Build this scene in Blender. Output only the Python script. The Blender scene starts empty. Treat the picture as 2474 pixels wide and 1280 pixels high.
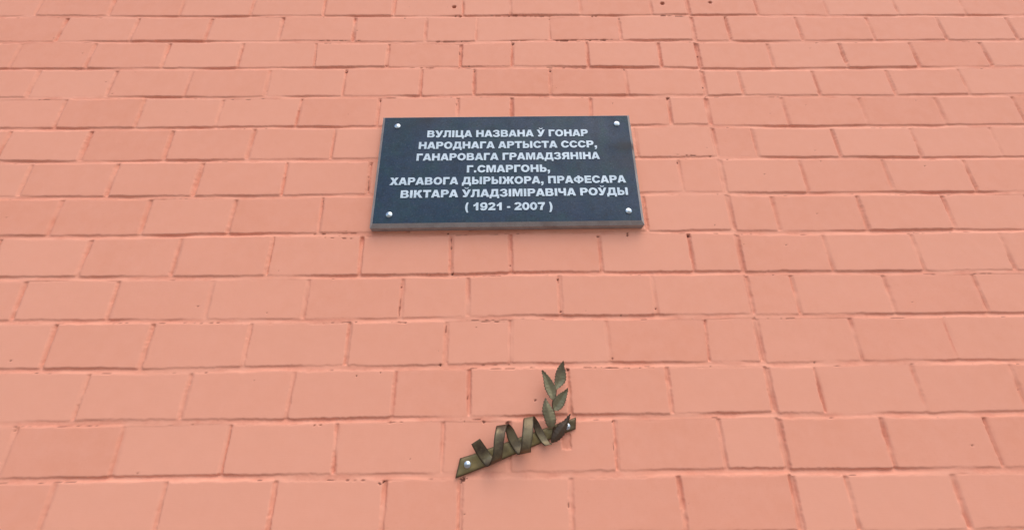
import bpy, math, random
import numpy as np
from mathutils import Vector, Matrix

C = bpy.context.scene
COL = C.collection
R = math.radians

# ------------------------------------------------------------------ measured data (metres)
CAM_PITCH = 0.3856
CAM_YAW = -0.01165
CAM_ROLL = 0.01254
CAM_D = 1.1431
BED_PITCH = 0.1276
BED_Z = 3.0639
BED_POINTS = {0: [(-0.7074, 3.0632), (-0.1663, 3.0595), (0.0295, 3.0612), (0.3829, 3.0624), (0.7649, 3.0657)], 1: [(-0.6874, 2.9381), (-0.1576, 2.9301), (0.0279, 2.9356), (0.162, 2.9371), (0.7409, 2.9351)], 2: [(-0.6674, 2.8125), (0.022, 2.8114), (0.663, 2.8048)], 3: [(-0.6468, 2.6835), (0.0205, 2.6837), (0.6561, 2.6823)], 4: [(-0.6267, 2.5575), (0.6479, 2.5568)], 5: [(-0.6061, 2.4284), (0.6255, 2.4313)], 6: [(-0.5855, 2.2992), (0.6022, 2.3007)], 7: [(-0.565, 2.1707), (0.5788, 2.1695)], 8: [(-0.5437, 2.0376), (-0.1581, 2.0391), (0.0131, 2.0426), (0.576, 2.0413)], 9: [(-0.5241, 1.9146), (-0.1194, 1.9135), (0.0116, 1.9174), (0.5526, 1.9145)], 10: [(-0.5037, 1.7867), (-0.1693, 1.7874), (0.5294, 1.7886)], 11: [(-0.4835, 1.6601), (-0.0912, 1.6596), (0.1563, 1.6616), (0.5057, 1.6607)], 12: [(-0.4634, 1.5339), (-0.1668, 1.5321), (0.0071, 1.5323), (0.4824, 1.5342)]}
HEAD_JOINTS = {0: [(-0.6747, -0.6709), (-0.4145, -0.4152), (-0.1573, -0.1542), (0.018, 0.0188), (0.282, 0.2827), (0.5485, 0.546)], 1: [(-0.5502, -0.5465), (-0.2891, -0.2883), (-0.1003, -0.1021), (0.1607, 0.1604), (0.4179, 0.4185)], 2: [(-0.6745, -0.6662), (-0.4156, -0.414), (-0.1566, -0.1574), (0.0262, 0.0234), (0.2904, 0.2879), (0.5479, 0.546)], 3: [(-0.5499, -0.5496), (-0.2907, -0.2897), (-0.1074, -0.1065), (0.154, 0.1519), (0.4133, 0.4133)], 4: [(-0.4225, -0.4218), (-0.1604, -0.1592), (0.0204, 0.0191), (0.2852, 0.2803), (0.5468, 0.5438)], 5: [(-0.5517, -0.5513), (-0.289, -0.291), (-0.104, -0.106), (0.156, 0.154), (0.4189, 0.4183)], 6: [(-0.4246, -0.423), (-0.16, -0.162), (0.016, 0.013999999999999999), (0.278, 0.276), (0.5415, 0.5405)], 7: [(-0.5539, -0.55), (-0.289, -0.291), (-0.104, -0.106), (0.153, 0.151), (0.4145, 0.4134)], 8: [(-0.4212, -0.4161), (-0.1628, -0.1593), (0.0089, 0.0101), (0.2692, 0.2688), (0.5322, 0.5323)], 9: [(-0.2918, -0.2918), (-0.1101, -0.1083), (0.1453, 0.1452), (0.4061, 0.4073)], 10: [(-0.4229, -0.4221), (-0.1644, -0.1639), (0.008, 0.0063), (0.2656, 0.2675), (0.5329, 0.5245)], 11: [(-0.289, -0.2897), (-0.1018, -0.101), (0.1533, 0.1562), (0.4119, 0.4105)], 12: [(-0.4219, -0.4161), (-0.1624, -0.1625), (0.0013, -0.0002), (0.2637, 0.2616)], 13: [(-0.2925, -0.2904), (-0.1153, -0.1142), (0.1451, 0.1434), (0.4024, 0.4042)]}
TEXT_LINES = [('ВУЛІЦА НАЗВАНА Ў ГОНАР', -0.2472, 2.4823, 0.2569, 2.4843, 0.0259), ('НАРОДНАГА АРТЫСТА СССР,', -0.2709, 2.4387, 0.2814, 2.4413, 0.0259), ('ГАНАРОВАГА ГРАМАДЗЯНІНА', -0.2748, 2.3954, 0.2868, 2.3981, 0.0259), ('Г.СМАРГОНЬ,', -0.1199, 2.3519, 0.1314, 2.353, 0.0258), ('ХАРАВОГА ДЫРЫЖОРА, ПРАФЕСАРА', -0.3483, 2.3093, 0.3579, 2.3132, 0.0258), ('ВІКТАРА ЎЛАДЗІМІРАВІЧА РОЎДЫ', -0.3124, 2.2651, 0.3591, 2.2709, 0.0259), ('( 1921 - 2007 )', -0.1213, 2.2224, 0.133, 2.2224, 0.0256)]
PLAQUE_BOLTS = [(-0.3437, 2.5267), (0.3519, 2.5323), (-0.3402, 2.2103), (0.3544, 2.2172)]
BAR = [(-0.1269, 1.5215), (-0.117, 1.5648), (-0.0863, 1.5735), (0.0261, 1.6096), (0.1673, 1.6544), (0.1647, 1.6271), (0.0507, 1.5856), (-0.0488, 1.5475), (-0.1096, 1.5268)]
BAR_BOLTS = [(-0.0986, 1.551), (0.1435, 1.633)]
RIBBON = [((-0.0892, -0.022, 1.5954), (-0.069, -0.022, 1.6078)), ((-0.077, -0.014, 1.5736), (-0.055, -0.014, 1.5892)), ((-0.0621, -0.011, 1.5542), (-0.0402, -0.011, 1.5697)), ((-0.0496, -0.026, 1.5476), (-0.0189, -0.026, 1.5598)), ((-0.0378, -0.044, 1.5705), (-0.015, -0.044, 1.5736)), ((-0.0349, -0.048, 1.6016), (-0.0105, -0.048, 1.6036)), ((-0.0317, -0.044, 1.6231), (-0.0068, -0.044, 1.624)), ((-0.0274, -0.03, 1.6354), (-0.0013, -0.03, 1.6391)), ((-0.0102, -0.016, 1.6293), (0.0112, -0.016, 1.6295)), ((-0.0016, -0.011, 1.6036), (0.0235, -0.011, 1.6068)), ((0.0118, -0.013, 1.5816), (0.0356, -0.013, 1.5916)), ((0.0225, -0.026, 1.5716), (0.0508, -0.026, 1.5766)), ((0.0277, -0.044, 1.5852), (0.0519, -0.044, 1.5872)), ((0.0305, -0.048, 1.6076), (0.0563, -0.048, 1.6107)), ((0.0335, -0.044, 1.6327), (0.0591, -0.044, 1.6347)), ((0.0376, -0.03, 1.6518), (0.061, -0.03, 1.6558)), ((0.0544, -0.016, 1.6463), (0.0721, -0.016, 1.6449)), ((0.0652, -0.011, 1.618), (0.083, -0.011, 1.6248)), ((0.077, -0.012, 1.5992), (0.0946, -0.012, 1.6025)), ((0.0862, -0.018, 1.5899), (0.1036, -0.018, 1.5931))]
LEAVES = [([(0.1188, -0.03, 1.7173), (0.1153, -0.0325, 1.7306), (0.1169, -0.035, 1.7456), (0.1195, -0.0375, 1.7585), (0.1268, -0.04, 1.7725), (0.135, -0.0425, 1.7821), (0.1383, -0.045, 1.7862)], [(0.1188, -0.03, 1.7173), (0.1296, -0.0321, 1.725), (0.1407, -0.0343, 1.7356), (0.1439, -0.0364, 1.7474), (0.1428, -0.0386, 1.7614), (0.1403, -0.0407, 1.7723), (0.14, -0.0429, 1.7809), (0.1383, -0.045, 1.7862)]), ([(0.1102, -0.026, 1.6935), (0.104, -0.0283, 1.6976), (0.0955, -0.0307, 1.7115), (0.0902, -0.033, 1.7243), (0.0875, -0.0353, 1.7459), (0.084, -0.0377, 1.7611), (0.0851, -0.04, 1.7646)], [(0.1102, -0.026, 1.6935), (0.1165, -0.028, 1.7008), (0.1182, -0.03, 1.7156), (0.1152, -0.032, 1.7274), (0.1098, -0.034, 1.737), (0.1022, -0.036, 1.7479), (0.0913, -0.038, 1.7599), (0.0851, -0.04, 1.7646)]), ([(0.1109, -0.024, 1.6703), (0.1084, -0.027, 1.6817), (0.1091, -0.03, 1.69), (0.1148, -0.033, 1.6982), (0.126, -0.036, 1.7074), (0.1372, -0.039, 1.7134), (0.1456, -0.042, 1.7205)], [(0.1109, -0.024, 1.6703), (0.1162, -0.0266, 1.6685), (0.1237, -0.0291, 1.6703), (0.1315, -0.0317, 1.6759), (0.1372, -0.0343, 1.6851), (0.1409, -0.0369, 1.6965), (0.1461, -0.0394, 1.7143), (0.1456, -0.042, 1.7205)]), ([(0.1027, -0.02, 1.6273), (0.094, -0.0223, 1.6345), (0.0908, -0.0246, 1.6407), (0.0867, -0.0269, 1.6531), (0.0827, -0.0291, 1.6655), (0.0841, -0.0314, 1.679), (0.0877, -0.0337, 1.6914), (0.0912, -0.036, 1.6982)], [(0.1027, -0.02, 1.6273), (0.1104, -0.0223, 1.6333), (0.114, -0.0246, 1.6425), (0.1146, -0.0269, 1.6496), (0.1123, -0.0291, 1.662), (0.1071, -0.0314, 1.6734), (0.1006, -0.0337, 1.6818), (0.0912, -0.036, 1.6982)]), ([(0.1017, -0.016, 1.5969), (0.1028, -0.019, 1.609), (0.1101, -0.022, 1.6251), (0.1214, -0.025, 1.6383), (0.1346, -0.028, 1.6462), (0.1448, -0.031, 1.6563), (0.1501, -0.034, 1.6608)], [(0.1027, -0.016, 1.5954), (0.1157, -0.019, 1.5998), (0.1266, -0.022, 1.6077), (0.1344, -0.025, 1.6167), (0.1396, -0.028, 1.6287), (0.1452, -0.031, 1.645), (0.1501, -0.034, 1.6608)])]
STEM = [(0.1188, -0.03, 1.7178), (0.1183, -0.029, 1.7114), (0.1155, -0.027, 1.7009), (0.1099, -0.025, 1.6931), (0.1083, -0.023, 1.682), (0.1106, -0.022, 1.6704), (0.1125, -0.02, 1.6589), (0.112, -0.017, 1.6434), (0.1087, -0.012, 1.6229), (0.1063, -0.009, 1.6127)]
DRILL_HOLES = [(-0.191, 3.1053, 0.0071), (0.5915, 3.1189, 0.0076), (0.7736, 3.1251, 0.0059)]
CHIPS = [(-0.416, 2.819, 0.003), (-0.1622, 2.8046, 0.0025), (-0.1558, 2.0391, 0.0033), (-0.1789, 1.7865, 0.004), (-0.173, 2.1662, 0.0025), (0.3531, 2.1619, 0.0025), (0.3523, 2.1552, 0.003), (-0.5499, 2.7892, 0.0037), (-0.1073, 2.7892, 0.0033), (0.1538, 2.788, 0.0037), (0.4123, 2.7945, 0.0033), (-0.4214, 2.661, 0.0033), (-0.16, 2.6597, 0.0025), (0.5468, 2.6667, 0.004), (0.284, 2.6698, 0.0025), (0.0262, 2.9154, 0.0043), (0.2671, 2.1518, 0.0033), (0.5331, 2.1523, 0.004), (0.007, 2.146, 0.002), (-0.4238, 2.4071, 0.0025), (0.5399, 2.4068, 0.0033), (-0.5535, 2.2774, 0.0025), (0.4147, 2.2845, 0.0025), (0.4177, 3.0407, 0.003), (0.162, 3.0393, 0.002), (0.1545, 1.7703, 0.0045), (-0.1104, 1.5164, 0.005), (-0.1066, 1.5199, 0.0044), (-0.1007, 1.5207, 0.0019), (0.2579, 1.643, 0.0023), (-0.3057, 1.5118, 0.003), (-0.2973, 1.5152, 0.0025), (0.0664, 1.6953, 0.003), (-0.0612, 1.6456, 0.0033), (-0.0028, 1.6421, 0.0037), (-0.1663, 3.0574, 0.0044), (0.0142, 3.0591, 0.0044), (0.1416, 2.0191, 0.0025), (0.4057, 1.9323, 0.0025), (0.1447, 1.9266, 0.003), (0.2732, 1.7977, 0.0025), (0.0086, 2.0641, 0.002), (-0.3696, 3.0451, 0.0019), (-0.2173, 3.1053, 0.001), (0.6808, 2.8572, 0.0025), (0.6726, 2.7112, 0.0025), (0.357, 2.6446, 0.0013), (-0.0853, 1.8852, 0.0013), (0.3014, 1.9665, 0.0013), (-0.3896, 1.7604, 0.0015)]
CRACKS = [(0.1418, 2.0228, 0.1416, 2.008, 0.00144), (-0.2955, 2.0022, -0.295, 1.9158, 0.00096), (-0.1654, 1.8905, -0.1667, 1.8725, 0.00132), (0.264, 2.0618, 0.2656, 2.0403, 0.00132), (0.1377, 1.4736, 0.1377, 1.4583, 0.00156), (0.2533, 1.6068, 0.2546, 1.5788, 0.00108), (0.1689, 1.7764, 0.228, 1.7753, 0.00096), (0.2408, 1.7746, 0.3138, 1.7728, 0.0012), (0.3409, 1.7736, 0.3785, 1.7732, 0.00108), (-0.0745, 1.9004, 0.0014, 1.8991, 0.00108), (-0.3137, 1.9011, -0.2747, 1.8996, 0.00096), (-0.4807, 1.6427, -0.4372, 1.6432, 0.00096), (-0.4292, 1.5203, -0.3415, 1.5193, 0.00132), (0.3238, 3.055, 0.3639, 3.0559, 0.00432), (0.6345, 3.053, 0.6652, 3.0519, 0.00456), (0.5795, 3.0564, 0.621, 3.0552, 0.00288), (0.0295, 3.0612, 0.1673, 3.0565, 0.00156), (-0.2538, 2.9285, -0.1206, 2.93, 0.00156), (0.1841, 2.933, 0.2213, 2.9318, 0.0036), (0.3035, 2.9336, 0.3588, 2.9344, 0.00312), (0.1693, 2.9351, 0.3859, 2.9364, 0.00144), (-0.5626, 2.156, -0.4506, 2.1511, 0.00084), (0.0205, 2.9336, 0.147, 2.9352, 0.00096), (-0.6871, 2.9361, -0.5204, 2.9355, 0.0012), (-0.1847, 3.0596, -0.1663, 3.0574, 0.0024), (-0.0547, 3.0614, 0.0142, 3.058, 0.00144), (-0.5643, 2.1667, -0.4408, 2.1684, 0.00108), (0.534, 2.4366, 0.6479, 2.4311, 0.00192), (0.0561, 1.7766, 0.0776, 1.7763, 0.00096), (-0.0834, 1.7855, 0.0026, 1.7856, 0.00084), (-0.0511, 1.7756, 0.0239, 1.7748, 0.00084), (-0.3403, 2.8072, -0.2326, 2.8049, 0.00108), (0.1416, 2.8052, 0.3867, 2.7984, 0.00084), (-0.132, 1.6513, -0.0705, 1.6516, 0.00096), (-0.3054, 1.6475, -0.2443, 1.6477, 0.00096), (0.0134, 2.6712, 0.0273, 2.6676, 0.0012), (-0.1665, 2.6474, -0.157, 2.6125, 0.0012), (-0.4297, 2.4025, -0.4221, 2.3125, 0.00096), (-0.1627, 2.15, -0.1613, 2.117, 0.0012), (-0.1028, 1.7092, -0.1054, 1.6892, 0.00156), (-0.1629, 2.91, -0.163, 2.8703, 0.00144)]
PATCH = (0.1281, 1.5802, 0.1525, 1.6174)
SEAM_X = [(2.5821, 0.6716), (2.6804, 0.6784), (2.8086, 0.6811), (2.9333, 0.6865), (3.0421, 0.6851), (3.141, 0.6843)]

# ------------------------------------------------------------------ camera
cam = bpy.data.cameras.new('camera')
cam.sensor_fit = 'HORIZONTAL'; cam.sensor_width = 36.0; cam.lens = 1050/2474*36
cam.clip_start = 0.02; cam.clip_end = 500
co = bpy.data.objects.new('camera', cam); COL.objects.link(co)
look = Matrix.Rotation(CAM_YAW, 3, 'Z') @ Matrix.Rotation(CAM_PITCH, 3, 'X') @ Matrix.Rotation(CAM_ROLL, 3, 'Y')
co.matrix_world = Matrix.Translation((0, -CAM_D, 1.6)) @ (look @ Matrix.Rotation(R(90), 3, 'X')).to_4x4()
C.camera = co

# ------------------------------------------------------------------ sky, sun, exposure
SUN_EL, SUN_AZ = 58, 25              # azimuth in degrees to the right of straight-behind-the-camera
w = bpy.data.worlds.new('World'); C.world = w; w.use_nodes = True
nt = w.node_tree; bg = nt.nodes['Background']
sky = nt.nodes.new('ShaderNodeTexSky'); sky.sky_type = 'NISHITA'; sky.sun_disc = False
sky.sun_elevation = R(SUN_EL)
sdir = Vector((math.sin(R(SUN_AZ))*math.cos(R(SUN_EL)), -math.cos(R(SUN_AZ))*math.cos(R(SUN_EL)), math.sin(R(SUN_EL))))
sky.sun_rotation = math.atan2(sdir.x, sdir.y)
sky.air_density = 1.0; sky.dust_density = 2.5; sky.ozone_density = 1.0
nt.links.new(sky.outputs[0], bg.inputs[0]); bg.inputs[1].default_value = 0.13
sl = bpy.data.lights.new('sun', 'SUN'); sl.energy = 0.7; sl.angle = R(75); sl.color = (1.0, 0.93, 0.84)
so = bpy.data.objects.new('sun', sl); COL.objects.link(so); so.location = (3, -4, 6)
so.rotation_euler = sdir.to_track_quat('Z', 'Y').to_euler()
C.view_settings.view_transform = 'Standard'; C.view_settings.look = 'None'
C.view_settings.exposure = 0.72; C.view_settings.gamma = 1.0

# ------------------------------------------------------------------ helpers
def tag(o, label=None, cat=None, kind=None):
    if label: o['label'] = label
    if cat: o['category'] = cat
    if kind: o['kind'] = kind
    return o

def empty(name, loc, label, cat):
    o = bpy.data.objects.new(name, None); COL.objects.link(o); o.location = loc; o.empty_display_size = .05
    return tag(o, label, cat)

def mesh(name, verts, faces, mats, parent=None, smooth=False, fmat=None):
    me = bpy.data.meshes.new(name)
    off = Vector(parent.location) if parent else Vector((0, 0, 0))
    me.from_pydata([tuple(Vector(v)-off) for v in verts], [], faces)
    for m in (mats if isinstance(mats, (list, tuple)) else [mats]): me.materials.append(m)
    if fmat: me.polygons.foreach_set('material_index', fmat)
    if smooth: me.polygons.foreach_set('use_smooth', [True]*len(me.polygons))
    me.validate(); me.update()
    o = bpy.data.objects.new(name, me); COL.objects.link(o)
    if parent: o.parent = parent
    return o

class NT:
    """Tiny node builder."""
    def __init__(s, name):
        s.m = bpy.data.materials.new(name); s.m.use_nodes = True; s.t = s.m.node_tree
        s.b = s.t.nodes['Principled BSDF']; s.pos = s.n('ShaderNodeTexCoord').outputs['Object']
    def n(s, t, **k):
        x = s.t.nodes.new(t)
        for a, v in k.items(): setattr(x, a, v)
        return x
    def put(s, inp, v):
        if hasattr(v, 'is_linked'): s.t.links.new(v, inp)
        else: inp.default_value = v
    def noise(s, scale, detail=4, rough=.55, vec=None):
        x = s.n('ShaderNodeTexNoise'); s.put(x.inputs['Vector'], vec or s.pos)
        x.inputs['Scale'].default_value = scale; x.inputs['Detail'].default_value = detail; x.inputs['Roughness'].default_value = rough
        return x.outputs['Fac']
    def ramp(s, f, a, b, lo=0., hi=1.):
        x = s.n('ShaderNodeMapRange'); x.clamp = True; s.put(x.inputs[0], f)
        for i, v in zip((1, 2, 3, 4), (a, b, lo, hi)): x.inputs[i].default_value = v
        return x.outputs[0]
    def mix(s, f, a, b, mode='MIX'):
        x = s.n('ShaderNodeMix', data_type='RGBA', blend_type=mode); s.put(x.inputs[0], f)
        for i, v in ((6, a), (7, b)): s.put(x.inputs[i], v if hasattr(v, 'is_linked') else (*v, 1))
        return x.outputs[2]
    def math(s, op, a, b=0.):
        x = s.n('ShaderNodeMath', operation=op); s.put(x.inputs[0], a); s.put(x.inputs[1], b); return x.outputs[0]
    def attr(s, name):
        return s.n('ShaderNodeAttribute', attribute_name=name)
    def stretch(s, v):
        x = s.n('ShaderNodeMapping'); s.put(x.inputs[0], s.pos); x.inputs['Scale'].default_value = v; return x.outputs[0]
    def bump(s, h, strength=.3, dist=.001):
        x = s.n('ShaderNodeBump'); x.inputs['Strength'].default_value = strength; x.inputs['Distance'].default_value = dist
        s.put(x.inputs['Height'], h); s.put(s.b.inputs['Normal'], x.outputs[0])
    def done(s, col, rough=.6, metal=0., spec=.5):
        s.put(s.b.inputs['Base Color'], col if hasattr(col, 'is_linked') else (*col, 1))
        s.put(s.b.inputs['Roughness'], rough); s.put(s.b.inputs['Metallic'], metal); s.b.inputs['Specular IOR Level'].default_value = spec
        return s.m

# ------------------------------------------------------------------ materials
def paint_mat():
    s = NT('coral_masonry_paint')
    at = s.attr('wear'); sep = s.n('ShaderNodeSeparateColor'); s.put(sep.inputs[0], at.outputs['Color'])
    wear, thin_shade, tone = sep.outputs[0], sep.outputs[1], sep.outputs[2]
    c = s.mix(s.ramp(s.noise(3.2, 4), .35, .68), PAINT_A, PAINT_B)
    c = s.mix(s.ramp(s.noise(26, 5, .6), .35, .7, 0, .55), c, PAINT_C)
    c = s.mix(s.ramp(s.noise(160, 3, .6), .56, .78, 0, .35), c, PAINT_D)
    c = s.mix(s.math('MULTIPLY', tone, .7), c, PAINT_E)
    c = s.mix(s.ramp(tone, .30, .0, 0, .10), c, PAINT_D)
    tn = s.math('MULTIPLY', thin_shade, s.ramp(s.noise(120, 4, .7), .28, .62, .35, 1.))
    c = s.mix(tn, c, (.66, .225, .14))  # thin paint, plus joint shade and red bounce light mixed into the colour
    c = s.mix(wear, c, (.115, .035, .024))
    h = s.math('ADD', s.math('MULTIPLY', s.noise(1, 4, .6, s.stretch((40, 40, 420))), .9), s.math('MULTIPLY', s.noise(140, 4, .6), .35))
    s.bump(h, .2, .0008)
    return s.done(c, s.ramp(s.noise(40, 3), .3, .7, .66, .84), 0, .18)
PAINT_A, PAINT_B, PAINT_C, PAINT_D, PAINT_E = (.815, .345, .224), (.78, .318, .198), (.83, .37, .252), (.735, .290, .178), (.845, .385, .256)

def granite_mat():
    s = NT('dark_honed_granite')
    c = s.mix(s.ramp(s.noise(8, 4, .6), .36, .64), (.006, .033, .065), (.019, .041, .080))
    c = s.mix(s.ramp(s.noise(19, 4, .6), .46, .66, 0, .75), c, (.012, .050, .062))
    c = s.mix(s.ramp(s.noise(34, 4, .6), .48, .68, 0, .6), c, (.006, .018, .034))
    c = s.mix(s.ramp(s.noise(170, 4, .75), .53, .66, 0, .5), c, (.075, .095, .125))
    c = s.mix(s.ramp(s.noise(210, 4, .75), .54, .66, 0, .7), c, (.003, .006, .012))
    st = s.attr('stain').outputs['Fac']
    c = s.mix(s.math('MULTIPLY', st, .75), c, (.012, .010, .014))
    s.bump(s.noise(900, 2), .12, .0004)
    return s.done(c, s.ramp(s.noise(14, 4), .3, .7, .40, .58), 0, .3)

def sawn_mat():
    s = NT('grey_sawn_granite')
    c = s.mix(s.ramp(s.noise(35, 5, .6), .3, .7), (.31, .295, .275), (.40, .385, .365))
    c = s.mix(s.ramp(s.noise(380, 3, .7), .54, .68, 0, .7), c, (.13, .12, .11))
    c = s.mix(s.ramp(s.noise(12, 4, .6), .60, .72, 0, .6), c, (.24, .19, .165))
    c = s.mix(s.math('MULTIPLY', s.attr('stain').outputs['Fac'], .8), c, (.05, .045, .045))
    s.bump(s.noise(700, 2), .3, .0005)
    return s.done(c, .75, 0, .3)

def silver_mat():
    s = NT('silver_letter_paint')
    c = s.mix(s.ramp(s.noise(30, 4, .6), .3, .7), (.45, .55, .61), (.62, .71, .76))
    c = s.mix(s.ramp(s.noise(600, 2, .6), .6, .75, 0, .5), c, (.30, .36, .42))
    return s.done(c, .5, .15, .5)

def steel_mat():
    s = NT('polished_steel')
    s.bump(s.noise(500, 2), .05, .0003)
    return s.done((.58, .63, .65), s.ramp(s.noise(200, 3), .3, .7, .20, .34), 1.0)

def bronze_mat(name, a, b, dark, k=.5, amt=.9):
    s = NT(name)
    c = s.mix(s.ramp(s.noise(28, 4, .6), .35, .66), a, b)
    c = s.mix(s.ramp(s.noise(15, 4, .6), k, k+.16, 0, amt), c, dark)
    c = s.mix(s.ramp(s.noise(300, 3, .6), .6, .75, 0, .35), c, (.30, .26, .12))
    e = s.attr('edge').outputs['Fac']
    c = s.mix(s.math('MULTIPLY', e, .75), c, tuple(x*.75 for x in dark))
    s.bump(s.noise(220, 3), .2, .0006)
    return s.done(c, s.ramp(s.noise(60, 3), .3, .7, .36, .52), .55, .5)

def ground_mat():
    s = NT('grey_paving')
    c = s.mix(s.ramp(s.noise(3, 5), .35, .65), (.20, .19, .18), (.26, .25, .24))
    c = s.mix(s.ramp(s.noise(150, 3), .5, .7, 0, .6), c, (.15, .15, .15))
    s.bump(s.noise(120, 4), .4, .003)
    return s.done(c, .85, 0, .3)

M_PAINT = paint_mat(); M_GRAN = granite_mat(); M_SAWN = sawn_mat(); M_SILV = silver_mat(); M_STEEL = steel_mat()
M_BAR = bronze_mat('green_bronze', (.235, .172, .064), (.18, .14, .07), (.10, .063, .038), .55)
M_RIB = bronze_mat('brown_bronze', (.215, .172, .092), (.165, .125, .07), (.07, .044, .028), .45)
M_LEAF = bronze_mat('leaf_bronze', (.28, .25, .14), (.235, .20, .115), (.12, .08, .055), .55, .55)
M_DLEAF = bronze_mat('dark_leaf_bronze', (.115, .078, .05), (.09, .06, .038), (.055, .034, .023), .5)

# ------------------------------------------------------------------ ground
g = mesh('ground', [(-60, -60, 0), (60, -60, 0), (60, 60, 0), (-60, 60, 0)], [(0, 1, 2, 3)], ground_mat())
tag(g, kind='structure')

# ------------------------------------------------------------------ painted brick wall, one relief sheet on a solid body
rng = np.random.default_rng(7)
TAB = rng.random((512, 512)).astype(np.float32)
def vn(x, z, s, seed):
    u = x/s+seed*37.7+1000; v = z/s+seed*91.3+1000
    i = np.floor(u).astype(np.int32); j = np.floor(v).astype(np.int32)
    a = (u-i).astype(np.float32); b = (v-j).astype(np.float32); a = a*a*(3-2*a); b = b*b*(3-2*b)
    i0, j0, i1, j1 = i & 511, j & 511, (i+1) & 511, (j+1) & 511
    return ((TAB[i0, j0]*(1-a)+TAB[i1, j0]*a)*(1-b)+(TAB[i0, j1]*(1-a)+TAB[i1, j1]*a)*b)*2-1
def fbm(x, z, s, seed, o=3):
    r = 0; k = 1.
    for q in range(o): r = r+k*vn(x, z, s/2**q, seed+q); k *= .5
    return r
def sst(x, a, b):
    t = np.clip((x-a)/(b-a), 0, 1); return t*t*(3-2*t)

def axis(segs):
    out = []
    for a, b, st in segs: out.append(np.arange(a, b-st*.5, st))
    out.append([segs[-1][1]]); return np.concatenate(out)
gx = axis([(-3.0, -2.1, .008), (-2.1, -.8, .004), (-.8, .8, .0019), (.8, 2.1, .004), (2.1, 3.0, .008)])
gz = axis([(0., 1.3, .008), (1.3, 3.2, .0019), (3.2, 4.4, .008)])
nx, nz = len(gx), len(gz)
X, Z = np.meshgrid(gx, gz)
seam = np.interp(gz, [p[0] for p in SEAM_X], [p[1] for p in SEAM_X])[:, None]
right = X > seam
xw = gx+0*gx
NB0, NB1 = -13, 26
def bed_line(i):
    base = BED_Z-i*BED_PITCH
    if i in BED_POINTS:
        p = BED_POINTS[i]; z = np.interp(gx, [q[0] for q in p], [q[1] for q in p])
        fade = np.clip(1-(np.abs(gx)-.8)/1.2, 0, 1); z = base+(z-base)*fade
    else: z = base+0*gx
    return z + .0022*vn(gx, 0*gx, .31, i+50) + .0011*vn(gx, 0*gx, .07, i+90)
BL = {i: bed_line(i) for i in range(NB0, NB1+1)}
TH = {i: .0125+.0022*vn(gx, 0*gx, .4, i+150)+.0016*vn(gx, 0*gx, .045, i+190) for i in BL}
Y = np.zeros_like(X); WEAR = np.zeros_like(X); THIN_SHADE = np.zeros_like(X); TONE = np.zeros_like(X)
wob = .0009*fbm(X, Z, .022, 3, 3)+.0006*vn(X, Z, .07, 4)
wob2 = .0010*vn(X, Z, .006, 8)
bd = np.clip(.0032+.0034*fbm(X, Z*2, .17, 21, 3), .0008, .0075)      # bed joint depth
pn = fbm(X, Z, .05, 30, 3)
rr = random.Random(4)
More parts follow.
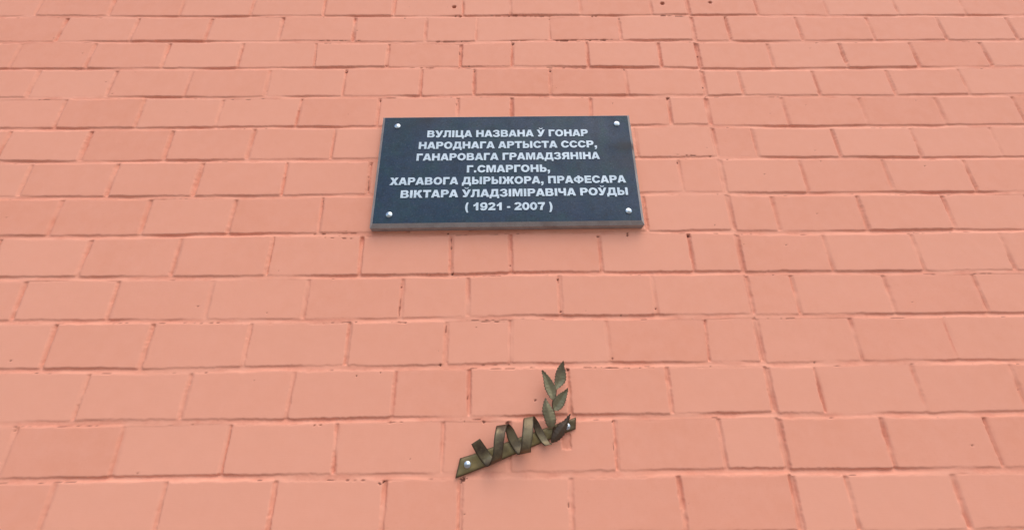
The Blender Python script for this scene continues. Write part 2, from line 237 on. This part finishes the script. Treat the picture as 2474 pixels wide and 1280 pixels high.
for c in range(NB0+1, NB1+1):
    zl = BL[c]; zh = BL[c-1]-TH[c-1]
    zlo = (BL[c]-TH[c]*.5)-.006; zhi = (BL[c-1]-TH[c-1]*.5)+.006
    r0 = max(0, np.searchsorted(gz, zlo.min())-1); r1 = min(nz, np.searchsorted(gz, zhi.max())+1)
    if r1 <= r0: continue
    if c in HEAD_JOINTS: base = sorted(HEAD_JOINTS[c])
    else:
        xs = [-.551, -.290, -.104, .156, .417] if c % 2 else [-.421, -.161, .017, .281, .545]
        base = [(x+rr.uniform(-.006, .006),)*2 for x in xs]
    base = [b for b in base if b[0] < .60]
    L = [base[0]]
    while L[0][0] > -3.3:
        x = L[0][0]-.26+rr.uniform(-.005, .005); L.insert(0, (x, x+rr.uniform(-.003, .003)))
    L += base[1:]
    while L[-1][0]+.26 < .60:
        x = L[-1][0]+.26; L.append((x, x))
    sx = float(np.interp((zl.mean()+zh.mean())/2, [p[0] for p in SEAM_X], [p[1] for p in SEAM_X]))
    if sx-L[-1][0] < .05: L.pop()
    L.append((sx+.001, sx-.001))
    x = sx+(.13 if c % 2 else .26)
    while x < 3.4:
        x += rr.uniform(-.005, .005); L.append((x, x)); x += .26
    zc = (zl.mean()+zh.mean())/2; hh = (zh-zl).mean()
    for k in range(len(L)-1):
        (lt, lb), (rt, rb) = L[k], L[k+1]
        isseam_l = abs(lt-sx) < .003; isseam_r = abs(rt-sx) < .003
        c0 = max(0, np.searchsorted(gx, min(lt, lb)-.01)-1); c1 = min(nx, np.searchsorted(gx, max(rt, rb)+.01)+1)
        jd = rr.choice([.0018, .003, .0045, .006]); jt = rr.choice([.1, .3, .55, .85]); jw = .0048+rr.uniform(-.0012, .0016)
        if isseam_l: jd = .0042; jw = .0075
        tone = rr.uniform(0, 1); off = rr.uniform(-.0012, .0012); tx, tz = rr.uniform(-.006, .006), rr.uniform(-.012, .012)
        if c1 <= c0: continue
        sl_ = np.s_[r0:r1, c0:c1]
        x_, z_ = X[sl_], Z[sl_]
        shift = -.003 if lt > sx-.01 else 0.
        f = np.clip((zc+hh/2-z_)/hh, 0, 1)
        xl = lt+(lb-lt)*f; xr = rt+(rb-rt)*f
        zbot = zl[c0:c1][None, :]+shift; ztop = zh[c0:c1][None, :]+shift
        own = (x_ >= xl) & (x_ < xr) & (z_ >= zbot-TH[c][c0:c1][None, :]*.5) & (z_ < ztop+TH[c-1][c0:c1][None, :]*.5)
        if not own.any(): continue
        jwr = .0075 if isseam_r else .0052
        dx = np.minimum(x_-(xl+jw), (xr-jwr)-x_); dz = np.minimum(z_-zbot, ztop-z_)
        rad = .0045
        d = np.where((dx < rad) & (dz < rad), rad-np.hypot(np.maximum(rad-dx, 0), np.maximum(rad-dz, 0)), np.minimum(dx, dz))
        d = d+wob[sl_]+wob2[sl_]
        face = off+tx*(x_-(xl+xr)/2)*.6+tz*(z_-zc)*.6
        face = np.clip(face, -.002, .002)
        # bed joint: deep right under the upper brick, swept out to the lower one
        below = z_ < (zbot+ztop)/2
        v = np.where(below, np.clip((zbot-z_)/TH[c][c0:c1][None, :], 0, 1), np.clip(1-(z_-ztop)/TH[c-1][c0:c1][None, :], 0, 1))
        jb = bd[sl_]*(1.05-.95*v*v)+.0004
        jh = jd*(1+.5*pn[sl_])
        m = sst(dz, -.001, .005)
        J = jb*(1-m)+jh*m
        s = sst(d, -.0032, .0032)
        y = J*(1-s)+face*s
        Y[sl_] = np.where(own, y, Y[sl_])
        th = (1-s)*m*(jt if not isseam_l else .7)*np.clip(.75+.9*pn[sl_], 0, 1)  # joint tint: partly missing paint, mostly shade and bounce light painted in
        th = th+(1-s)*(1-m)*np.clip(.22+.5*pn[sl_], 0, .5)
        THIN_SHADE[sl_] = np.where(own, np.clip(th, 0, 1), THIN_SHADE[sl_])
        TONE[sl_] = np.where(own, tone, TONE[sl_])
        # hairline where the bed mortar has parted from the brick below
        hl = np.exp(-(((z_-ztop)-.0006)/.0011)**2)*(z_ > ztop-.004)*sst(vn(x_, z_*.15, .05, 61)+.55*vn(x_, z_*.2, .009, 62), .62, .95)
        WEAR[sl_] = np.where(own, np.maximum(WEAR[sl_], .75*hl), WEAR[sl_])
        Y[sl_] += np.where(own, hl*.0018, 0)
# surface undulation of the thick old paint
Y += .0002*fbm(X, Z, .05, 70, 3)+.0022*fbm(X, Z, .9, 77, 2)
def local(x, z, r):
    a, b = np.searchsorted(gx, (x-r, x+r)); e, f = np.searchsorted(gz, (z-r, z+r)); return np.s_[max(e-1, 0):f+1, max(a-1, 0):b+1]
for x, z, r in DRILL_HOLES:
    q = local(x, z, r*3); dd = np.hypot(X[q]-x, Z[q]-z)+.0006*vn(X[q], Z[q], .004, 5)
    k = 1-sst(dd, r*.7, r*1.15); Y[q] += .02*k; WEAR[q] = np.maximum(WEAR[q], .85*k)
for x, z, r in CHIPS:
    q = local(x, z, r*4); dd = np.hypot((X[q]-x), (Z[q]-z)*1.1)+r*.8*vn(X[q], Z[q], .003, 15)
    k = 1-sst(dd, r*.6, r*1.2); Y[q] += .0025*k; WEAR[q] = np.maximum(WEAR[q], .8*k)
for xa, za, xb, zb, r in CRACKS:
    q = local((xa+xb)/2, (za+zb)/2, math.hypot(xb-xa, zb-za)/2+.02)
    t = np.clip(((X[q]-xa)*(xb-xa)+(Z[q]-za)*(zb-za))/((xb-xa)**2+(zb-za)**2), 0, 1)
    dd = np.hypot(X[q]-(xa+t*(xb-xa)), Z[q]-(za+t*(zb-za)))+.0014*vn(X[q], Z[q], .012, 25)
    n = sst(vn(X[q], Z[q], .009, 35)+.5*vn(X[q], Z[q], .03, 36), -.45, .25)
    k = (1-sst(dd, r*.6, r*1.5))*n; Y[q] += .0025*k; WEAR[q] = np.maximum(WEAR[q], .55*k)
# a few random pinholes and chips elsewhere on the wall
for _ in range(150):
    x, z, r = rr.uniform(-2.1, 2.1), rr.uniform(1.3, 3.3), rr.uniform(.0006, .0017)
    if -.42 < x < .42 and 2.1 < z < 2.62: continue
    if abs(x) > .65: r *= 1.15
    q = local(x, z, r*4); dd = np.hypot(X[q]-x, Z[q]-z)+r*.7*vn(X[q], Z[q], .003, 45)
    k = 1-sst(dd, r*.6, r*1.3); Y[q] += .002*k; WEAR[q] = np.maximum(WEAR[q], .6*k)
# scraped rectangular patch under the right end of the bronze bar
xa, za, xb, zb = PATCH
q = local((xa+xb)/2, (za+zb)/2, .04)
dd = np.minimum(np.minimum(X[q]-xa, xb-X[q]), np.minimum(Z[q]-za, zb-Z[q]))+.0012*vn(X[q], Z[q], .006, 55)
k = sst(dd, -.001, .002); Y[q] += .0035*k; THIN_SHADE[q] = np.maximum(THIN_SHADE[q], .55*k*np.clip(.7+vn(X[q], Z[q], .012, 56), .2, 1))

me = bpy.data.meshes.new('brick_wall')
nv = nx*nz
co_ = np.empty((nv+4, 3), np.float32)
co_[:nv, 0] = X.ravel(); co_[:nv, 1] = Y.ravel(); co_[:nv, 2] = Z.ravel()
co_[nv:] = [(-3, .38, 0), (3, .38, 0), (3, .38, 4.4), (-3, .38, 4.4)]
ii = np.arange(nv, dtype=np.int32).reshape(nz, nx)
quads = np.stack([ii[:-1, :-1], ii[:-1, 1:], ii[1:, 1:], ii[1:, :-1]], -1).reshape(-1, 4)
bot, top, lef, rig = ii[0], ii[-1], ii[:, 0], ii[:, -1]
ngons = [list(bot[::-1])+[nv, nv+1], list(top)+[nv+2, nv+3], list(lef)+[nv+3, nv], list(rig[::-1])+[nv+1, nv+2], [nv+1, nv, nv+3, nv+2]]
ngons = [[int(v) for v in n] for n in ngons]
loops = np.concatenate([quads.ravel()]+[np.array(n, np.int32) for n in ngons])
sizes = np.concatenate([np.full(len(quads), 4, np.int32), np.array([len(n) for n in ngons], np.int32)])
starts = np.concatenate([[0], np.cumsum(sizes)[:-1]]).astype(np.int32)
me.vertices.add(nv+4); me.vertices.foreach_set('co', co_.ravel())
me.loops.add(len(loops)); me.loops.foreach_set('vertex_index', loops.astype(np.int32))
me.polygons.add(len(sizes)); me.polygons.foreach_set('loop_start', starts); me.polygons.foreach_set('loop_total', sizes)
me.update(calc_edges=True)
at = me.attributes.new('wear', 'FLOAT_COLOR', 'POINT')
cc = np.zeros((nv+4, 4), np.float32); cc[:nv, 0] = WEAR.ravel(); cc[:nv, 1] = THIN_SHADE.ravel(); cc[:nv, 2] = TONE.ravel(); cc[:, 3] = 1  # red: wear, green: thin paint and painted joint shade, blue: brick tone
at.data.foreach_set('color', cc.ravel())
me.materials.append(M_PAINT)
wall = bpy.data.objects.new('brick_wall', me); COL.objects.link(wall)
tag(wall, 'coral pink painted brick wall with recessed mortar joints behind the plaque', 'wall')
del X, Z, Y, WEAR, THIN_SHADE, TONE, co_, cc, quads, loops

# ------------------------------------------------------------------ lettering outlines (cap height 100)
def arc(cx, cy, rx, ry, a, b, n=10):
    return [(cx+rx*math.cos(R(a+(b-a)*i/n)), cy+ry*math.sin(R(a+(b-a)*i/n))) for i in range(n+1)]
def ell(cx, cy, rx, ry): return arc(cx, cy, rx, ry, 0, 352, 44)
SOFT = [(0, 0), (0, 100), (30, 100), (30, 64)]+arc(54, 32, 32, 32, 90, -90, 14)
SOFTH = [(30, 43), (30, 21)]+arc(49, 32, 10, 11, -90, 90, 10)
U_ = [(0, 100), (34, 100), (55, 54), (75, 100), (106, 100), (72, 26), (62, 6), (48, -2), (30, -2), (14, 1), (14, 23), (26, 22), (35, 24), (38, 31)]
BREVE = arc(55, 126, 25, 17, 180, 360, 14)+arc(55, 126, 14, 7, 360, 180, 14)
def par(fl):
    o = [(20*((y-37.5)/65.5)**2, y) for y in np.linspace(103, -28, 15)]; i = [(27+12*((y-37.5)/65.5)**2, y) for y in np.linspace(-28, 103, 15)]
    p = o+i
    return [(39-x, y) for x, y in p] if fl else p
def moved(p, dx): return [(x+dx, y) for x, y in p]
G = {  # glyph: (left bearing, width, right bearing, outlines)
 'А': (0, 110, 0, [[(0, 0), (37, 100), (73, 100), (110, 0), (77.5, 0), (72.5, 17), (37, 17), (32, 0)], [(44.5, 38), (65.5, 38), (55, 71)]]),
 'В': (8, 99, 5, [[(0, 0), (0, 100)]+arc(62, 74, 29, 26, 90, -52)+arc(63, 28.5, 36, 28.5, 52, -90), [(29, 80), (29, 62)]+arc(53, 71, 9, 9, -90, 90), [(29, 43), (29, 20)]+arc(56, 31.5, 11.5, 11.5, -90, 90)]),
 'Г': (8, 80, 2, [[(0, 0), (0, 100), (80, 100), (80, 75), (30, 75), (30, 0)]]),
 'Д': (2, 116, 3, [[(0, -20), (0, 24), (10, 24), (17, 38), (22, 60), (25, 100), (103, 100), (103, 24), (116, 24), (116, -20), (92, -20), (92, 0), (24, 0), (24, -20)], [(40, 24), (74, 24), (74, 77), (52, 77), (49, 52), (45, 36)]]),
 'Е': (8, 86, 4, [[(0, 0), (0, 100), (84, 100), (84, 78), (30, 78), (30, 62), (79, 62), (79, 41), (30, 41), (30, 23), (86, 23), (86, 0)]]),
 'Ж': (1, 150, 1, [[(0, 0), (30, 54), (20, 66), (14, 76), (4, 77), (4, 100), (20, 101), (34, 97), (42, 86), (52, 64), (60, 61), (60, 100), (90, 100), (90, 61), (98, 64), (108, 86), (116, 97), (130, 101), (146, 100), (146, 77), (136, 76), (130, 66), (120, 54), (150, 0), (114, 0), (97, 38), (90, 40), (90, 0), (60, 0), (60, 40), (53, 38), (36, 0)]]),
 'З': (3, 95, 5, [arc(46, 29, 46, 31, 180, 270)+arc(54, 29, 41, 31, -90, 52)+arc(52, 74, 38, 27.5, -48, 90)+arc(46, 74, 43, 27.5, 90, 180)+arc(46, 71.5, 15, 10, 170, 90)+arc(50, 71.5, 13, 10, 90, -90)+[(36, 61.5), (36, 41.5)]+arc(50, 30.5, 15, 11.5, 90, -90)+arc(46, 32, 17, 13, 270, 190)]),
 'І': (8, 30, 8, [[(0, 0), (0, 100), (30, 100), (30, 0)]]),
 'К': (8, 106, 0, [[(0, 0), (0, 100), (30, 100), (30, 61), (38, 64), (47, 86), (56, 97), (70, 101), (92, 100), (92, 77), (82, 76), (75, 66), (66, 55), (106, 0), (69, 0), (42, 38), (30, 40), (30, 0)]]),
 'Л': (1, 105, 8, [[(105, 0), (105, 100), (20, 100), (20, 62), (18, 34), (13, 24), (0, 23), (0, -1), (22, -2), (38, 6), (46, 28), (48, 77), (75, 77), (75, 0)]]),
 'М': (8, 120, 8, [[(0, 0), (0, 100), (40, 100), (60, 40), (80, 100), (120, 100), (120, 0), (94, 0), (94, 72), (72, 0), (48, 0), (26, 72), (26, 0)]]),
 'Н': (8, 101, 8, [[(0, 0), (0, 100), (30, 100), (30, 64), (71, 64), (71, 100), (101, 100), (101, 0), (71, 0), (71, 39), (30, 39), (30, 0)]]),
 'О': (4, 110, 4, [ell(55, 50, 55, 51.5), ell(55, 50, 25, 28.5)]),
 'П': (8, 99, 8, [[(0, 0), (0, 100), (99, 100), (99, 0), (69, 0), (69, 75), (30, 75), (30, 0)]]),
 'Р': (8, 93, 4, [[(0, 0), (0, 100)]+arc(58, 68, 35, 32, 90, -90, 14)+[(30, 36), (30, 0)], [(30, 79), (30, 57)]+arc(51, 68, 11, 11, -90, 90)]),
 'С': (4, 103, 3, [arc(54, 50, 54, 51.5, 22, 338, 30)+arc(54, 50, 25, 28, 328, 32, 24)]),
 'Т': (2, 96, 2, [[(0, 100), (96, 100), (96, 75), (63, 75), (63, 0), (33, 0), (33, 75), (0, 75)]]),
 'У': (0, 106, 0, [U_]), 'Ў': (0, 106, 0, [U_, BREVE]),
 'Ф': (4, 126, 4, [[(49, 103), (77, 103)]+arc(63, 50, 63, 40, 77, -77, 20)+[(77, -3), (49, -3)]+arc(63, 50, 63, 40, 257, 103, 20), arc(63, 50, 35, 20, 114, 246, 12), arc(63, 50, 35, 20, -66, 66, 12)]),
 'Х': (0, 109, 0, [[(0, 0), (37, 52), (3, 100), (40, 100), (55, 76), (70, 100), (105, 100), (72, 52), (109, 0), (71, 0), (54, 28), (37, 0)]]),
 'Ц': (8, 112, 2, [[(0, 0), (0, 100), (30, 100), (30, 25), (69, 25), (69, 100), (99, 100), (99, 25), (112, 25), (112, -22), (87, -22), (87, 0)]]),
 'Ч': (5, 94, 8, [[(0, 100), (30, 100), (30, 72), (32, 62), (42, 58), (54, 58), (64, 61), (64, 100), (94, 100), (94, 0), (64, 0), (64, 38), (50, 34), (30, 34), (10, 42), (1, 56), (0, 70)]]),
 'Ы': (8, 126, 8, [SOFT, SOFTH, [(96, 0), (96, 100), (126, 100), (126, 0)]]),
 'Ь': (8, 86, 4, [SOFT, SOFTH]),
 'Я': (2, 100, 8, [[(100, 0), (100, 100)]+arc(42, 70, 37, 30, 90, 240, 14)+[(18, 32), (0, 0), (35, 0), (50, 32), (57, 39), (70, 39), (70, 0)], [(70, 79), (70, 59)]+arc(49, 69, 10, 10, 270, 90)]),
 '.': (8, 29, 10, [[(0, 0), (0, 29), (29, 29), (29, 0)]]),
 ',': (8, 30, 8, [[(0, 28), (30, 28), (30, 2), (25, -14), (13, -24), (0, -26), (0, -16), (9, -12), (13, 0), (0, 0)]]),
 '-': (4, 40, 4, [[(0, 28), (0, 50), (40, 50), (40, 28)]]),
 '(': (6, 39, 6, [par(False)]), ')': (6, 39, 6, [par(True)]),
 '1': (10, 62, 18, [[(62, 0), (62, 101), (38, 101), (30, 88), (18, 78), (3, 72), (3, 48), (18, 53), (32, 61), (32, 0)]]),
 '2': (2, 90, 3, [[(0, 0), (90, 0), (90, 25), (46, 25), (60, 36), (76, 48), (86, 60)]+arc(45, 71, 43, 30.5, 0, 170, 16)+[(33, 67)]+arc(46, 70, 13, 11, 170, 0)+[(57, 62), (46, 52), (24, 36), (8, 20)]]),
 '9': (2, 89, 3, [[(3, 26), (8, 8), (24, -1), (42, -2), (64, 2), (80, 18), (88, 40), (89, 58), (87, 75), (78, 93), (62, 101), (42, 102), (22, 98), (6, 84), (0, 66), (5, 48), (18, 36), (36, 31), (50, 33), (60, 39), (57, 28), (50, 20), (42, 19), (36, 21), (33, 29)], ell(45, 66, 16, 16)]),
 '0': (2, 88, 3, [ell(44, 50, 44, 51.5), ell(44, 50, 16, 29)]),
 '7': (2, 88, 3, [[(2, 100), (88, 100), (88, 80), (70, 58), (60, 34), (55, 0), (25, 0), (30, 30), (40, 54), (54, 75), (2, 75)]]),
}
def text_mesh(s, thick):
    """Returns a filled, extruded mesh of the line (x right, z up, front at y=-thick)."""
    cu = bpy.data.curves.new('tmp', 'CURVE'); cu.dimensions = '2D'; cu.fill_mode = 'BOTH'; cu.extrude = thick/2
    x = None
    for ch in s:
        if ch == ' ': x = (x or 0)+(44 if '1921' not in s else 40); continue
        l, wd, r, outs = G[ch]
        x = 0 if x is None else x+l
        for p in outs:
            sp = cu.splines.new('POLY'); sp.points.add(len(p)-1); sp.use_cyclic_u = True
            for q, (a, b) in zip(sp.points, p): q.co = (x+a, b, 0, 1)
        end = x+wd; x = end+r
    return cu, end

# ------------------------------------------------------------------ memorial plaque
FY = -.032                                       # front face of the slab
plq = empty('memorial_plaque', (0, -.002, 2.172), 'dark grey granite memorial plaque with silver capital lettering fixed on the brick wall', 'plaque')
cz = (0.5716+0.5769+0.9702+0.9738)/4+1.6
px0, px1 = -.3952, .3988
def pz(x, t):   # t 0 bottom, 1 top; the slab hangs a touch out of level
    return (2.1722+(x-px0)*.0058)+t*(2.5708-2.1722-.0006)
def plq_pt(u, t, inset, y):
    x = px0+(px1-px0)*u; x += inset*(1 if u == 0 else -1) if u in (0, 1) else 0
    z = pz(x, t)+(inset if t == 0 else -inset if t == 1 else 0)
    return (x, y, z)
NXS, NZS = 120, 64
vs, fs, fm, stain = [], [], [], []
def stain_at(x, z):
    k = 0
    for sx_, sz_, rx, rz, a in ((.372, 2.447, .030, .020, 1.), (.395, 2.447, .018, .008, 1.), (.376, 2.385, .026, .030, .55), (-.245, 2.553, .035, .014, .7), (-.285, 2.535, .05, .03, .35), (-.35, 2.52, .03, .06, .3), (.33, 2.41, .05, .05, .25)):
        k += a*math.exp(-((x-sx_)/rx)**2-((z-sz_)/rz)**2)
    return min(k, 1)
BV = .0098
ins = [(0, 0), (1, 0), (1, 1), (0, 1)]
for j in range(NZS+1):
    for i in range(NXS+1):
        u, t = i/NXS, j/NZS
        a = plq_pt(0, 0, BV, FY); x = (px0+BV)+(px1-px0-2*BV)*u
        z = (pz(x, 0)+BV)+((pz(x, 1)-BV)-(pz(x, 0)+BV))*t
        vs.append((x, FY, z))
for j in range(NZS):
    for i in range(NXS):
        k = j*(NXS+1)+i; fs.append((k, k+1, k+NXS+2, k+NXS+1)); fm.append(0)
# perimeter loops: face edge -> bevel foot -> back
def perim(f): return [f(i, 0) for i in range(NXS)]+[f(NXS, j) for j in range(NZS)]+[f(NXS-i, NZS) for i in range(NXS)]+[f(0, NZS-j) for j in range(NZS)]
ring0 = perim(lambda i, j: j*(NXS+1)+i)
rs = random.Random(2)
def ring(inset, y, jit=0):
    r = []
    def f(i, j):
        u, t = i/NXS, j/NZS
        x = (px0+inset)+(px1-px0-2*inset)*u; z0, z1 = pz(x, 0)+inset, pz(x, 1)-inset
        vs.append((x+rs.uniform(-jit, jit), y+rs.uniform(-jit, jit), z0+(z1-z0)*t+rs.uniform(-jit, jit))); return len(vs)-1
    return perim(f)
ra = ring(0, FY+.0105, .0003); rb = ring(.0006, FY+.0115, .0001); rc = ring(.0006, -.002)
n = len(ring0)
for A, B in ((ring0, ra), (ra, rb), (rb, rc)):
    for i in range(n):
        fs.append((A[i], B[i], B[(i+1) % n], A[(i+1) % n])); fm.append(1)
fs.append(tuple(rc)); fm.append(1)
slab = mesh('slab', vs, fs, [M_GRAN, M_SAWN], plq, fmat=fm)
sa = slab.data.attributes.new('stain', 'FLOAT', 'POINT'); sa.data.foreach_set('value', [stain_at(v[0], v[2]) for v in vs])

for s, x0, z0, x1, z1, cap in TEXT_LINES:
    th = .0014
    cu, end = text_mesh(s, 1.0)
    tmp = bpy.data.objects.new('tmp', cu)
    me = bpy.data.meshes.new_from_object(tmp); me.name = 'text_line'
    L = math.hypot(x1-x0, z1-z0); sx_ = L/end; sz_ = cap/100
    ux, uz = (x1-x0)/L, (z1-z0)/L
    ox, oy, oz = plq.location
    for v in me.vertices:
        a, b, e = v.co
        front = e > 0
        v.co = (x0+ux*a*sx_-ox, (FY-th if front else FY+.0005)-oy, z0+uz*a*sx_+b*sz_-oz)
    me.materials.clear(); me.materials.append(M_SILV); me.update()
    o = bpy.data.objects.new('text_line', me); COL.objects.link(o); o.parent = plq
    bpy.data.objects.remove(tmp); bpy.data.curves.remove(cu)

def bolt(name, c, y, r, parent):
    x, z = c
    prof = [(0, .52), (.12, .51), (.3, .46), (.6, .36), (.84, .26), (.95, .20), (1, .12), (1, .0), (.9, -.1)]
    N = 32; v = []; f = []
    for k, (pr, h) in enumerate(prof):
        for i in range(N):
            a = 2*math.pi*i/N; v.append((x+r*max(pr, .001)*math.cos(a), y-r*h, z+r*max(pr, .001)*math.sin(a)))
    for k in range(len(prof)-1):
        for i in range(N): f.append((k*N+i, k*N+(i+1) % N, (k+1)*N+(i+1) % N, (k+1)*N+i))
    f.append(tuple(range(N))[::-1])
    return mesh(name, v, f, M_STEEL, parent, smooth=True)
for c in PLAQUE_BOLTS: bolt('bolt', c, FY, .0096, plq)

# ------------------------------------------------------------------ bronze palm ornament
orn = empty('wall_ornament', (BAR[0][0], -.001, BAR[0][1]), 'bronze palm sprig and coiled ribbon on a slanted bar below the plaque', 'ornament')
def set_edge(o, vals):
    a = o.data.attributes.new('edge', 'FLOAT', 'POINT'); a.data.foreach_set('value', vals)
# the bar: a hammered flat strip, slightly wavy front, rounded arris
def bar():
    lo = [BAR[0], BAR[8], BAR[7], BAR[6], BAR[5]]; hi = [BAR[1], BAR[2], BAR[3], BAR[4]]
    def samp(p, t):
        d = [0]
        for a, b in zip(p, p[1:]): d.append(d[-1]+math.dist(a, b))
        q = t*d[-1]; return (float(np.interp(q, d, [k[0] for k in p])), float(np.interp(q, d, [k[1] for k in p])))
    N, K = 60, 8; v = []; f = []; e = []
    rows = []
    for i in range(N+1):
        a, b = samp(lo, i/N), samp(hi, i/N)
        row = []
        for k in range(K+1):
            u = k/K; y = -.0062-.0006*math.sin(i*.9+k)-.0003*math.sin(i*2.3)
            if k in (0, K) or i in (0, N): y += .0016
            v.append((a[0]+(b[0]-a[0])*u, y, a[1]+(b[1]-a[1])*u)); e.append(1. if k in (0, K) or i in (0, N) else .8*min(max((i/N-.74)/.14, 0), 1)); row.append(len(v)-1)
        rows.append(row)
    for i in range(N):
        for k in range(K): f.append((rows[i][k], rows[i+1][k], rows[i+1][k+1], rows[i][k+1]))
    per = [rows[i][0] for i in range(N)]+[rows[N][k] for k in range(K)]+[rows[N-i][K] for i in range(N)]+[rows[0][K-k] for k in range(K)]
    back = []
    for p in per: v.append((v[p][0], -.0008, v[p][2])); e.append(1.); back.append(len(v)-1)
    m = len(per)
    for i in range(m): f.append((per[i], back[i], back[(i+1) % m], per[(i+1) % m]))
    f.append(tuple(back))
    o = mesh('bar', v, f, M_BAR, orn, smooth=True); set_edge(o, e); return o
bar()
bolt('bolt', BAR_BOLTS[0], -.0075, .0083, orn); bolt('bolt', BAR_BOLTS[1], -.0075, .0080, orn)

def crom(p, t):
    n = len(p)-1; q = min(max(t*n, 0), n-1e-6); i = int(q); u = q-i
    g = lambda k: Vector(p[min(max(k, 0), n)])
    a, b, c, d = g(i-1), g(i), g(i+1), g(i+2)
    return .5*((2*b)+(-a+c)*u+(2*a-5*b+4*c-d)*u*u+(-a+3*b-3*c+d)*u**3)
def sheet(name, rows, thick, m, edge, smooth=True):
    """A bent metal sheet: rows of points, given real thickness along its normals."""
    N, K = len(rows), len(rows[0])
    nor = []
    for i in range(N):
        r = []
        for k in range(K):
            a = rows[min(i+1, N-1)][k]-rows[max(i-1, 0)][k]; b = rows[i][min(k+1, K-1)]-rows[i][max(k-1, 0)]
            nn = a.cross(b); r.append(nn.normalized() if nn.length > 1e-9 else Vector((0, -1, 0)))
        nor.append(r)
    v = []; f = []; e = []
    for sgn in (1, -1):
        for i in range(N):
            for k in range(K): v.append(rows[i][k]+nor[i][k]*thick*.5*sgn); e.append(edge(i/(N-1), k/(K-1)))
    o_ = N*K
    for i in range(N-1):
        for k in range(K-1):
            a = i*K+k; q = (a, a+1, a+K+1, a+K); f.append(q[::-1]); f.append(tuple(x+o_ for x in q))
    per = [k for k in range(K-1)]+[i*K+K-1 for i in range(N-1)]+[(N-1)*K+K-1-k for k in range(K-1)]+[(N-1-i)*K for i in range(N-1)]
    m_ = len(per)
    for i in range(m_): a, b = per[i], per[(i+1) % m_]; f.append((a, b, b+o_, a+o_))
    o = mesh(name, v, f, m, orn, smooth=smooth); set_edge(o, e)
    return o
# ribbon
rows = []
NR = 190
for i in range(NR+1):
    t = i/NR; a = crom([p[0] for p in RIBBON], t); b = crom([p[1] for p in RIBBON], t)
    rows.append([a.lerp(b, k/6) for k in range(7)])
sheet('ribbon', rows, .0016, M_RIB, lambda u, k: 1. if k in (0, 1) or u in (0, 1) else 0.)

def resamp(p, n):
    d = [0]
    for a, b in zip(p, p[1:]): d.append(d[-1]+math.dist(a, b))
    return [crom(p, (float(np.interp(d[-1]*i/n, d, range(len(d)))))/(len(p)-1)) for i in range(n+1)]
def leaf(L, Rr, m, fold, seed):
    n = 44; rl = random.Random(seed)
    a, b = resamp(L, n), resamp(Rr, n); rows = []
    K = 10
    for i in range(n+1):
        t = i/n; w_ = (b[i]-a[i]); row = []
        ser = .0024*((i % 4)/4-.2)*(1 if .08 < t < .97 else 0)
        dirv = w_.normalized() if w_.length > 1e-6 else Vector((1, 0, 0))
        aa = a[i]-dirv*ser*rl.uniform(.6, 1.3); bb = b[i]+dirv*ser*rl.uniform(.6, 1.3)
        for k in range(K+1):
            u = k/K; p = aa.lerp(bb, u)
            prof = 1-abs(2*u-1)
            vein = .0007*math.sin((t*7-abs(2*u-1)*1.1)*2*math.pi)*prof*(1-prof)*3
            p = p+Vector((0, 1, 0))*(fold*prof*min(w_.length/.02, 1.2)+vein*.5)
            row.append(p)
        rows.append(row)
    def edge(u, k): return max(0, (u-.72)/.28)*.9 if 0 < k < 1 else .9
    return sheet('leaf', rows, .0012, m, edge)
for i, (L, Rr) in enumerate(LEAVES):
    o = leaf(L, Rr, M_DLEAF if i == 4 else M_LEAF, (.004, .0035, .0045, -.004, -.006)[i], i)
    if i == 4: o['label'] = 'dark brown folded leaf lying over the right bolt'
# stem
v, f = [], []
N = 40; K = 8
for i in range(N+1):
    c = crom(STEM, i/N); tdir = (crom(STEM, min(i/N+.01, 1))-crom(STEM, max(i/N-.01, 0))).normalized()
    s1 = tdir.cross(Vector((0, 1, 0))).normalized(); s2 = tdir.cross(s1); r = .0011+.0007*i/N
    for k in range(K): a = 2*math.pi*k/K; v.append(c+s1*r*math.cos(a)+s2*r*math.sin(a))
for i in range(N):
    for k in range(K): f.append((i*K+k, i*K+(k+1) % K, (i+1)*K+(k+1) % K, (i+1)*K+k))
f.append(tuple(range(K))); f.append(tuple(range(N*K, N*K+K)))
mesh('stem', v, f, M_DLEAF, orn, smooth=True)
